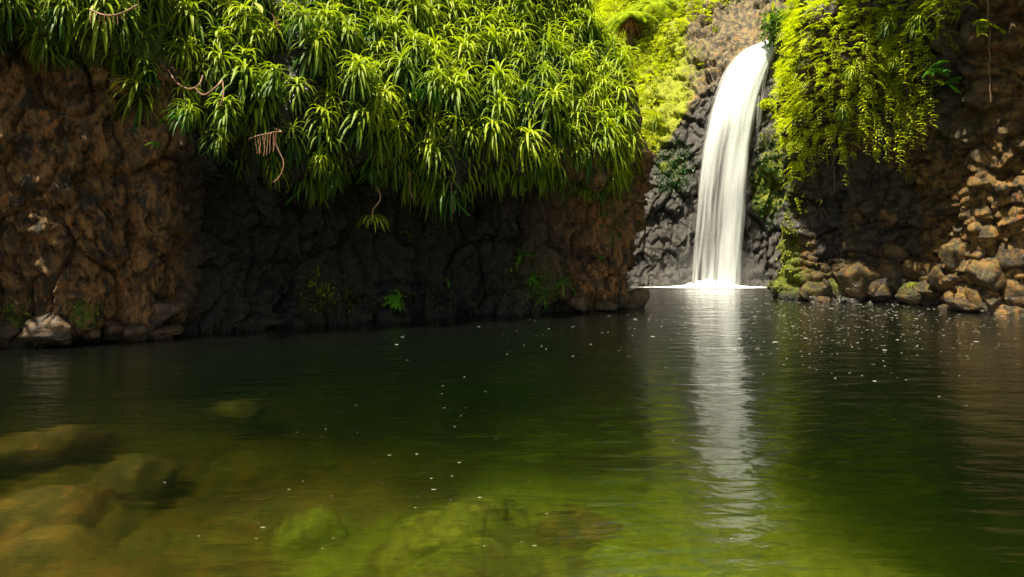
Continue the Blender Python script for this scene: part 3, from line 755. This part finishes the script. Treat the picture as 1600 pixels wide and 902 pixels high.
def scatter(G, GN, n, dens):
    """random points on a grid surface with a density function on world points, weighted by area"""
    a = np.linalg.norm(np.cross(G[1:,:-1]-G[:-1,:-1], G[:-1,1:]-G[:-1,:-1]),axis=2)
    c = G[:-1,:-1]; w = a.ravel()*dens(c.reshape(-1,3)); w /= w.sum()
    idx = rng.choice(len(w), n, p=w); i, j = np.unravel_index(idx, a.shape)
    u, v = rng.random((n,1)), rng.random((n,1))
    P = G[i,j]+(G[i+1,j]-G[i,j])*u+(G[i,j+1]-G[i,j])*v
    return P, GN[i,j]
def coords(o, shp):
    v = np.empty(len(o.data.vertices)*3, np.float32); o.data.vertices.foreach_get('co', v); return v.reshape(shp)
cl = [o for o in COL.objects if o.name.startswith('cliff')]
GR = coords(cl[1], PR.shape); GRN = surf_normals(GR)
GB = coords(cl[2], PB.shape); GBN = surf_normals(GB)
GRs = GR[::3, ::3]; GRNs = GRN[::3, ::3]; GBs = GB[::2, ::2]; GBNs = GBN[::2, ::2]; GLs = G[::3, ::3]; GLNs = GN[::3, ::3]
# right bank fern cover
def densR(p):
    px, py = pxpy(p); z = p[:,2]
    low = np.interp(px,[1180,1225,1240,1262,1300,1400,1440,1475,1500,1600],[3.,2.9,3.2,3.9,4.5,4.8,5.3,5.9,6.6,9.5])
    n = fbm(p*1.3,3,701)
    return sm(-.5,.6,z-low+1.2*n)*np.where(p[:,1]>14,1,0)*np.where(z>9.5,.25,1)*np.where(px<1180,.5,1)+.0
P, N = scatter(GRs, GRNs, 21000, densR)
# tufts: each point becomes a sprig of leaflets along a short arching stem
def sprigs(P, N, L, nl, size, asp, age, bulge=.25, hang=.6):
    n = len(P); Ps=[];Ns=[];Ag=[]
    d = N+rng.normal(size=(n,3))*.45; d[:,2] += rng.uniform(-hang,.35,n); d /= np.linalg.norm(d,axis=1)[:,None]
    ll = L*rng.uniform(.6,1.3,(n,1)); base = P+N*rng.uniform(0,bulge,(n,1))
    side = np.cross(d,[0,0,1.]); side /= np.linalg.norm(side,axis=1)[:,None]+1e-6
    VV=[];QQ=[];AA=[];nb=0
    a0 = age+rng.normal(size=n)*.15
    for k in range(nl):
        t = (k+1)/nl; q = base+d*ll*t-np.array([0,0,1.])*ll*t*t*.55
        for sgn in (-1,1):
            dd = side*sgn*.9+d*.55-np.array([0,0,.25]); dd /= np.linalg.norm(dd,axis=1)[:,None]
            Lf = (size*(1.15-.65*t)*rng.uniform(.8,1.2,n))[:,None]; w = Lf*asp
            s = d-dd*(d*dd).sum(1)[:,None]; s /= np.linalg.norm(s,axis=1)[:,None]
            b = q+dd*Lf*.5; c = q+dd*Lf-np.array([0,0,1.])*Lf*.2
            V = np.stack([q, b-s*w*.5, c, b+s*w*.5],1).reshape(-1,3)
            VV.append(V); QQ.append(np.arange(n*4).reshape(n,4)+nb); nb += n*4; AA.append(np.repeat(np.clip(a0,0,1),4))
    return np.concatenate(VV), np.concatenate(QQ), np.concatenate(AA)
px, py = pxpy(P); kp = px+N[:,0]*18 > np.interp(py,[-200,0,70,150,190,230,300,460],[1150,1212,1222,1212,1214,1226,1236,1240]); P = P[kp]; N = N[kp]; px, py = pxpy(P)
V, Q, a = sprigs(P, N, .30, 6, .105, .38, .72-.35*sm(1290,1420,px)+.25*fbm(P*1.1,2,702), .28, .5)
tag(link('fern_cover', new_mesh('fern_cover', V, Q, {'age':a}, False, [M_FERN])), 'thick yellow green ferns and creepers smothering the right cliff top', 'ferns', kind='stuff')
# back left slope cover
def densB(p):
    px, py = pxpy(p); z = p[:,2]; zz = np.interp(p[:,0], xs, zw); n = fbm(p*.7,3,711)
    lim = np.interp(py,[-200,20,60,100,170,230],[1400,1110,1055,1038,1026,1018])
    left = sm(25,-25,px-lim+30*n)*sm(-.8,.3,z-zz+.6*n)
    top = sm(12.0,13.0,z+.8*n)
    return np.clip(left+top+.20*sm(1130,1080,px)*sm(.1,.6,z-zz)*sm(-.1,.3,fbm(p*1.6,2,719)),0,1)*sm(18,16,z)
P, N = scatter(GBs, GBNs, 13000, densB)
V, Q, a = sprigs(P, N, .36, 4, .20, .42, .62+.35*fbm(P*.5,2,712), .3, .3)
tag(link('shrub_cover', new_mesh('shrub_cover', V, Q, {'age':a}, False, [M_COVER])), 'low bright green growth covering the slope left of the waterfall', 'ground cover', kind='stuff')
# forest on the hill tops and behind, one mass
def densT(p): return sm(11.5,13,p[:,2])+0*p[:,0]
P1,N1 = scatter(GBs, GBNs, 5000, lambda p: sm(14.5,15.5,p[:,2]))
P2,N2_ = scatter(GRs, GRNs, 5000, lambda p: sm(9,10,p[:,2])*np.where(p[:,1]>8,1,.3))
P3,N3 = scatter(GLs, GLNs, 4000, lambda p: sm(10.,11,p[:,2])*np.where(p[:,1]>4,1,.3))
Pa = np.concatenate([P1,P2,P3]); Na = np.concatenate([N1,N2_,N3])
V, Q, a = sprigs(Pa, Na, .9, 5, .5, .45, .4+.4*fbm(Pa*.3,2,713), 1.3, .2)
tag(link('forest', new_mesh('forest', V, Q, {'age':a}, False, [M_COVER])), 'dense green forest covering the hills above the gorge', 'forest', kind='stuff')
for k,(tx,ty,tz) in enumerate([(10.6,14.6,9.2),(9.2,16.2,9.9),(11.6,12.6,9.0),(12.2,10.,9.2)]):  # unseen trees, added above the frame to shade the upper right cliff
    e = bpy.data.objects.new('tree', None); COL.objects.link(e); e.location = (tx+2.6,ty+1.4,6.2); tag(e,'unseen leafy tree added above the right cliff to shade its upper rock','tree','unseen trees added to shade the right cliff')
    D = rng.normal(size=(2200,3)); D /= np.linalg.norm(D,axis=1)[:,None]; Pc = D*rng.uniform(.3,1,(2200,1))**.5*np.array([2.,1.8,.95])+np.array([-2.6,-1.4,tz-6.2])
    V, Q, a = leaflets(Pc, D, .32, .5, .3, .4+.2*rng.normal(size=2200)); link('crown', new_mesh('crown', V, Q, {'age':a}, False, [M_COVER]), e)
    mb = MB(); mb.tube([(0,0,-.5),(-.6,-.3,1.2),(-2.2,-1.2,tz-6.4)], [.2,.07], 7)
    for q in range(6): mb.tube([(-1.4,-.8,2.),tuple(Pc[q*9])], [.05,.02], 4)
    link('trunk', mb.mesh('trunk', M_STEM), e)
# small leaves and moss tufts on rock
def densM(p):
    px, py = pxpy(p); v = 0*px
    for cx,cy,rx,ry,s in [(488,465,34,55,1.5),(530,480,45,50,.5),(840,450,70,60,.3),(700,480,120,25,.2),(960,300,45,100,.35),(130,500,35,35,.8),(20,505,35,45,.8),(150,70,110,45,.5)]:
        v = v+s*np.clip(1-((px-cx)/rx)**2-((py-cy)/ry)**2,0,1)
    return v*sm(0,.3,p[:,2]+.0)+1e-9
P, N = scatter(GLs, GLNs, 10000, densM)
V, Q, a = leaflets(P, N, .038, .6, .3, .1+.6*rng.random(len(P)))
tag(link('moss', new_mesh('moss', V, Q, {'age':a}, False, [M_COVER])), 'green moss and tiny plants growing in patches on the left cliff', 'moss', kind='stuff')
P, N = scatter(GRs, GRNs, 5000, lambda p: (sm(1262,1225,pxpy(p)[0])*sm(.1,.6,p[:,2])*sm(4.,3.,p[:,2])+.25*sm(1300,1240,pxpy(p)[0])*sm(.1,.5,p[:,2])+1e-9)*np.where(p[:,1]<21,1,0))
V, Q, a = leaflets(P, N, .07, .45, .4, .2+.5*rng.random(len(P)))
tag(link('moss', new_mesh('moss', V, Q, {'age':a}, False, [M_COVER])), 'moss and small ferns down the left corner of the right cliff', 'moss', kind='stuff')
P, N = scatter(GBs, GBNs, 2600, lambda p: (np.clip(1-((pxpy(p)[0]-1200)/34)**2-((pxpy(p)[1]-285)/80)**2,0,1)*.6+np.clip(1-((pxpy(p)[0]-1050)/36)**2-((pxpy(p)[1]-265)/50)**2,0,1)+1e-9))
V, Q, a = leaflets(P, N, .09, .5, .4, .3+.5*rng.random(len(P)))
tag(link('moss', new_mesh('moss', V, Q, {'age':a}, False, [M_DARK])), 'dark green creepers on the wet rock on both sides of the waterfall', 'moss', kind='stuff')

# ------------------------------------------------------------------ hanging vines on the right cliff
def vine_mesh(seed, L):
    r = random.Random(seed); mb = MB(); n = int(L/.055); pts = [np.zeros(3)]
    x = y = 0
    for k in range(n): x += r.uniform(-.008,.008); y += r.uniform(-.006,.004); pts.append(np.array([x,y,-(k+1)*.055]))
    mb.tube(pts, [.008,.004], 4, .1)
    for k in range(2, n):
        for sg in (-1,1):
            if r.random() < .33: continue
            a = r.uniform(-.5,.5); strap(mb, pts[k], (sg*math.cos(a)*r.uniform(.2,1.2), -.5+math.sin(a)*.6, r.uniform(-.3,.4)), r.uniform(.06,.2), r.uniform(.025,.05), r.uniform(.3,1), droop=.9, seg=3)
    return mb
VN = [vine_mesh(k, L).mesh('hanging_vine', M_FERN) for k, L in enumerate((.7,.9,1.1,1.3,1.5,1.8))]
GV = 'leafy vines hanging down the right cliff'
vl = [(1355,60),(1372,95),(1386,70),(1398,110),(1410,60),(1420,100),(1432,75),(1443,130),(1362,150),(1380,170),(1396,185),(1411,165),(1425,190),(1340,190),(1452,90),(1347,120),(1404,225),(1440,175),(1290,230),(1268,235),(1320,235),(1250,250),(1415,240),(1430,40),(1372,215),(1390,130),(1402,150),(1418,135),(1365,185),(1380,120),(1428,150),(1400,80),(1436,105),(1350,160),(1310,215)]
for k,(px,py) in enumerate(vl):
    loc, n = at(px,py,.22,(RIGHT,))
    o = link('hanging_vine', VN[(k*5+1)%len(VN)] if py < 200 else VN[k%3], None, loc+Vector((0,-.05,.15))); o.rotation_euler = (0,0,random.uniform(-.5,.5))
    if py < 135 and px < 1400: lab = 'leafy vine hanging from the bright fern mass high on the right cliff'
    elif py < 135: lab = 'leafy vine hanging at the dark right edge of the fern mass'
    elif px > 1335: lab = 'leafy vine hanging low in front of the dark rock of right cliff'
    else: lab = 'short leafy vine at the lower fern edge near the left corner of right cliff'
    tag(o, lab, 'vine', GV)
for px,py,sc,lab in [(1318,178,.62,'bright yellow spiky rosette standing out in the middle of the right fern wall'),(1328,118,.55,'green spiky rosette just above the bright yellow one on right fern wall'),
    (1432,40,.6,'dark green spiky rosette near the top right of the fern wall'),(1385,45,.6,'pale lime spiky rosette near the top of right fern wall'),(1395,100,.4,'small spiky rosette among the vines of right fern wall')]:
    loc, n = at(px,py,.45,(RIGHT,)); rosette(loc, Vector((-.2,-1,0)), lab, 'spiky rosettes on the right fern wall', sc)
# leafy sprigs
def sprig_plant(name, px, py, Yo, n, L, lw, m, label, trees, spread=(1,-.3,.4), group=None, drop=.6):
    loc, nr_ = at(px,py,Yo,trees); mb = MB(); r = random.Random(int(px))
    for k in range(n):
        d = np.array([r.uniform(-1,1)*spread[0], spread[1]+r.uniform(-.3,.1), spread[2]*r.uniform(-.8,1)]); d /= np.linalg.norm(d)
        l = L*r.uniform(.5,1); pts = [np.zeros(3)]
        for q in range(6): d = d+np.array([0,0,-.12*drop*1.5]); d /= np.linalg.norm(d); pts.append(pts[-1]+d*l/6)
        mb.tube(pts, .005, 4, 0)
        for q in range(1,7):
            for sg in (-1,1):
                s = np.cross(d,[0,0,1.])*sg; strap(mb, pts[q], s+d*.5+np.array([0,-.2,.1]), lw*r.uniform(.8,1.3), lw*.5, r.uniform(.2,.9), droop=.6, seg=4)
    return tag(link(name, mb.mesh(name, m), None, loc), label, 'plant', group)
M_MIDG = leaf_material('green_leaf', (.04,.15,.015), (.16,.38,.03), trans=.3)
sprig_plant('fern', 622,462,.2,11,.36,.12,M_MIDG,'glossy green broadleaf fern growing from the dark left cliff above water',(LEFT,),(1,-.5,.9))
for q,(px,py,lab) in enumerate([(815,400,'topmost trailing leafy creeper on the left cliff below the bank'),(832,432,'thick leafy creeper on the left cliff, middle of the trail'),(850,460,'leafy creeper low on the left cliff just above water'),(880,440,'rounded small leaved creeper on the left cliff, right of the trail')]):
    sprig_plant('creeper', px,py,.12,12,.42,.055,M_MIDG,lab,(LEFT,),(.8,-.3,1.),'leafy creepers on the left cliff')
for px,py,lab in [(940,400,'small fern hanging on the brown corner of left cliff'),(635,362,'tiny light green sprout on dark rock right of dangling plant'),(245,222,'tiny green sprout on brown rock below the upper left bank'),(700,438,'pale tiny creeper on dark rock in the middle of left cliff')]:
    sprig_plant('sprout',px,py,.1,4,.16,.05,M_MIDG,lab,(LEFT,),(.8,-.3,.8))
for px,py,L_,lab in [(1455,108,.4,'bright green leafy sprig on dark rock right of fern wall'),(1478,130,.35,'long leaved green sprig below the bright green one on dark rock'),(1533,35,.45,'yellow green sprig growing on dark rock at the upper right'),(1440,55,.35,'broad leaved green sprig at the top right of fern wall')]:
    sprig_plant('sprig',px,py,.2,5,L_,.15,M_FERN if px>1500 else M_MIDG,lab,(RIGHT,),(1,-.5,.6))
# grass tuft by the water
mb = MB(); r_ = random.Random(5)
for k in range(60): strap(mb, (r_.uniform(-.1,.1),r_.uniform(-.05,.05),0), (r_.uniform(-1,1),-.6,r_.uniform(.2,1)), r_.uniform(.18,.34), .012, r_.uniform(.4,1), droop=1.4, seg=4)
loc, n = at(1424,448,.35,(RIGHT,)); tag(link('grass_tuft', mb.mesh('grass_tuft', M_COVER), None, loc), 'bright yellow green grass tuft on the mossy boulder at right water edge', 'grass tuft')
# bare hanging roots on the right cliff
for k,(a_,b_,lab) in enumerate([((1543,0),(1548,160),'thick bare stem running down the dark rock at upper right'),((1262,5),(1292,130),'long thin bare stem crossing the bright ferns of right cliff'),((1420,70),(1412,230),'dark hanging root among the vines of the right cliff'),((1302,230),(1304,300),'short dark root hanging below the ferns of the right cliff')]):
    A_,_ = at(*a_,.35,(RIGHT,)); B_,_ = at(*b_,.3,(RIGHT,)); tubes_obj('root', [(sag(A_,B_,.03,14,.02),[.02,.012] if k==0 else .010)], M_STEM, lab, 'root')

# ------------------------------------------------------------------ tree ferns, shrubs and trees round the fall
def frond(mb, base, d, L, age, n=30, pl=.40):
    d = np.array(d,float); d /= np.linalg.norm(d); pts=[np.array(base,float)]; D=[d]
    for k in range(n): d = d+np.array([0,0,-1.])*.055; d /= np.linalg.norm(d); pts.append(pts[-1]+d*L/n); D.append(d)
    mb.tube(pts, [.02,.006], 4, .1)
    for k in range(2,n+1):
        t = k/n; l = pl*math.sin(math.pi*min(1,.12+t*.88))**.8+.03
        s = np.cross(D[k],[0,0,1.]); s /= np.linalg.norm(s)
        for sg in (-1,1): strap(mb, pts[k], s*sg+D[k]*.35, l, l*.13+.012, age+random.uniform(-.1,.1), droop=.35, seg=3)
def tree_fern(px, py, Yd, H, L, label, nf=15, seed=1):
    r = random.Random(seed); random.seed(seed)
    e = bpy.data.objects.new('tree_fern', None); COL.objects.link(e); e.location = W3(px,py,Yd)-np.array([0,0,H]); tag(e,label,'tree fern','tree ferns above the waterfall')
    mb = MB()
    for k in range(nf): ph = k*2.4; frond(mb, (0,0,H), (math.cos(ph),math.sin(ph),r.uniform(.1,.55)), L*r.uniform(.8,1.1), r.uniform(.45,.95))
    link('crown', mb.mesh('crown', M_FERN_T), e)
    mb = MB(); mb.tube([(0,0,-.5),(.04,0,H*.5),(0,0,H)], [.12,.09], 8); link('trunk', mb.mesh('trunk', M_STEM), e)
    mb = MB()
    for k in range(40):
        ph = k*2.4; strap(mb,(0,0,H-.05),(math.cos(ph)*.8,math.sin(ph)*.8,-.4),r.uniform(.7,1.5),.10,.3,droop=1.7,seg=6)
    link('dead_frond', mb.mesh('dead_frond', M_DEAD), e)
M_FERN_T = leaf_material('tree_fern_leaf', (.12,.20,.02), (.40,.46,.07), trans=.4, rough=.5, spec=.3)
tree_fern(1025,10,32.5,1.0,2.1,'spreading tree fern with rusty dead fronds left of the waterfall top',16,3)
tree_fern(985,28,31.5,.9,1.5,'smaller tree fern tucked at the edge of left bank beside the slope',13,4)
tree_fern(1078,-8,33.5,1.2,1.7,'tree fern at the top edge right of the spreading one',13,5)
M_LIP = leaf_material('lip_shrub_leaf', (.05,.12,.012), (.22,.36,.03), trans=.3)
def bush(name, cpx, cpy, Yd, rx, rz_, n, size, m, label, cat, age=.4, trunk=True, seed=0):
    global rng
    c = W3(cpx,cpy,Yd); e = bpy.data.objects.new(name, None); COL.objects.link(e); e.location = c-np.array([0,0,rz_*1.2]); tag(e,label,cat)
    g_ = np.random.default_rng(seed+5); k = 9
    cc = g_.normal(size=(k,3)); cc /= np.linalg.norm(cc,axis=1)[:,None]; cc *= g_.uniform(.3,.75,(k,1))*np.array([rx,rx,rz_])
    i = g_.integers(0,k,n); D = g_.normal(size=(n,3)); D /= np.linalg.norm(D,axis=1)[:,None]
    P = cc[i]+D*g_.uniform(.25,.5,(n,1))*np.array([rx,rx,rz_])*.9+np.array([0,0,rz_*1.2])
    V,Q,a = leaflets(P, D, size, .5, .35, age+g_.normal(size=n)*.2)
    link('crown' if cat=='tree' else 'foliage', new_mesh('foliage',V,Q,{'age':a},False,[m]), e)
    mb = MB(); mb.tube([(0,0,-.4),(.05,0,rz_*.6),(0,0,rz_*1.2)],[.06*rx,.03*rx],6)
    for q in cc: mb.tube([(0,0,rz_*.5),tuple(q*.5+np.array([0,0,rz_*.9])),tuple(q+np.array([0,0,rz_*1.2]))],[.03*rx,.01*rx],4)
    link('trunk' if cat=='tree' else 'stem', mb.mesh('stem', M_STEM), e)
bush('shrub',1222,40,25.8,.7,.8,1500,.17,M_LIP,'dark green leafy shrub leaning over the right side of the waterfall lip','shrub',.4,seed=1)
bush('shrub',1150,8,31.5,1.1,.9,1800,.2,M_COVER,'light green shrub on the brown rock above the waterfall','shrub',.45,seed=2)
bush('tree',1195,-14,32.5,1.5,1.3,2400,.22,M_COVER,'bright green tree at the top edge right above the waterfall','tree',.7,seed=3)
bush('tree',1110,-22,34,1.6,1.2,2400,.22,M_MIDG,'darker tree at the top edge above the brown rock slope','tree',.6,seed=4)
bush('shrub',1199,160,19.5,.22,.12,160,.12,M_FERN,'yellow leafy sprig reaching out from right cliff in front of the falls','shrub',.9,seed=6)
bush('shrub',1110,20,30.5,.6,.5,600,.16,M_COVER,'small pale shrub right of the spreading tree fern','shrub',.8,seed=7)

# ------------------------------------------------------------------ light, sky, camera
SUN_EL, SUN_AZ = 67., -132.       # azimuth measured from +Y towards +X
w = bpy.data.worlds.new('World'); scene.world = w; w.use_nodes = True
nt = w.node_tree; sky = nt.nodes.new('ShaderNodeTexSky'); sky.sky_type = 'NISHITA'; sky.sun_disc = False
sky.sun_elevation = R(SUN_EL); sky.sun_rotation = R(SUN_AZ)
bg = nt.nodes['Background']; wm = nt.nodes.new('ShaderNodeMix'); wm.data_type = 'RGBA'; wm.blend_type = 'MULTIPLY'; wm.inputs[0].default_value = 1.
wm.inputs[7].default_value = (1.15,.98,.68,1); nt.links.new(sky.outputs[0], wm.inputs[6]); nt.links.new(wm.outputs[2], bg.inputs[0]); bg.inputs[1].default_value = .07
sd = Vector((math.sin(R(SUN_AZ))*math.cos(R(SUN_EL)), math.cos(R(SUN_AZ))*math.cos(R(SUN_EL)), math.sin(R(SUN_EL))))
l = bpy.data.lights.new('sun','SUN'); l.energy = 5.; l.angle = R(.6); l.color = (1,.90,.68)
lo = bpy.data.objects.new('sun', l); COL.objects.link(lo); lo.rotation_euler = (-sd).to_track_quat('-Z','Y').to_euler(); lo.location = (0,0,30)
cam = bpy.data.cameras.new('camera'); co = bpy.data.objects.new('camera', cam); COL.objects.link(co)
cam.lens = 24; cam.sensor_width = 36; cam.sensor_fit = 'HORIZONTAL'; cam.shift_y = -(451-HOR)/1600; cam.clip_end = 500; cam.clip_start = .05
co.location = CAMP; co.rotation_euler = (R(90),0,0); scene.camera = co
scene.view_settings.view_transform = 'Standard'; scene.view_settings.look = 'None'; scene.view_settings.gamma = 1; scene.view_settings.exposure = 1.28
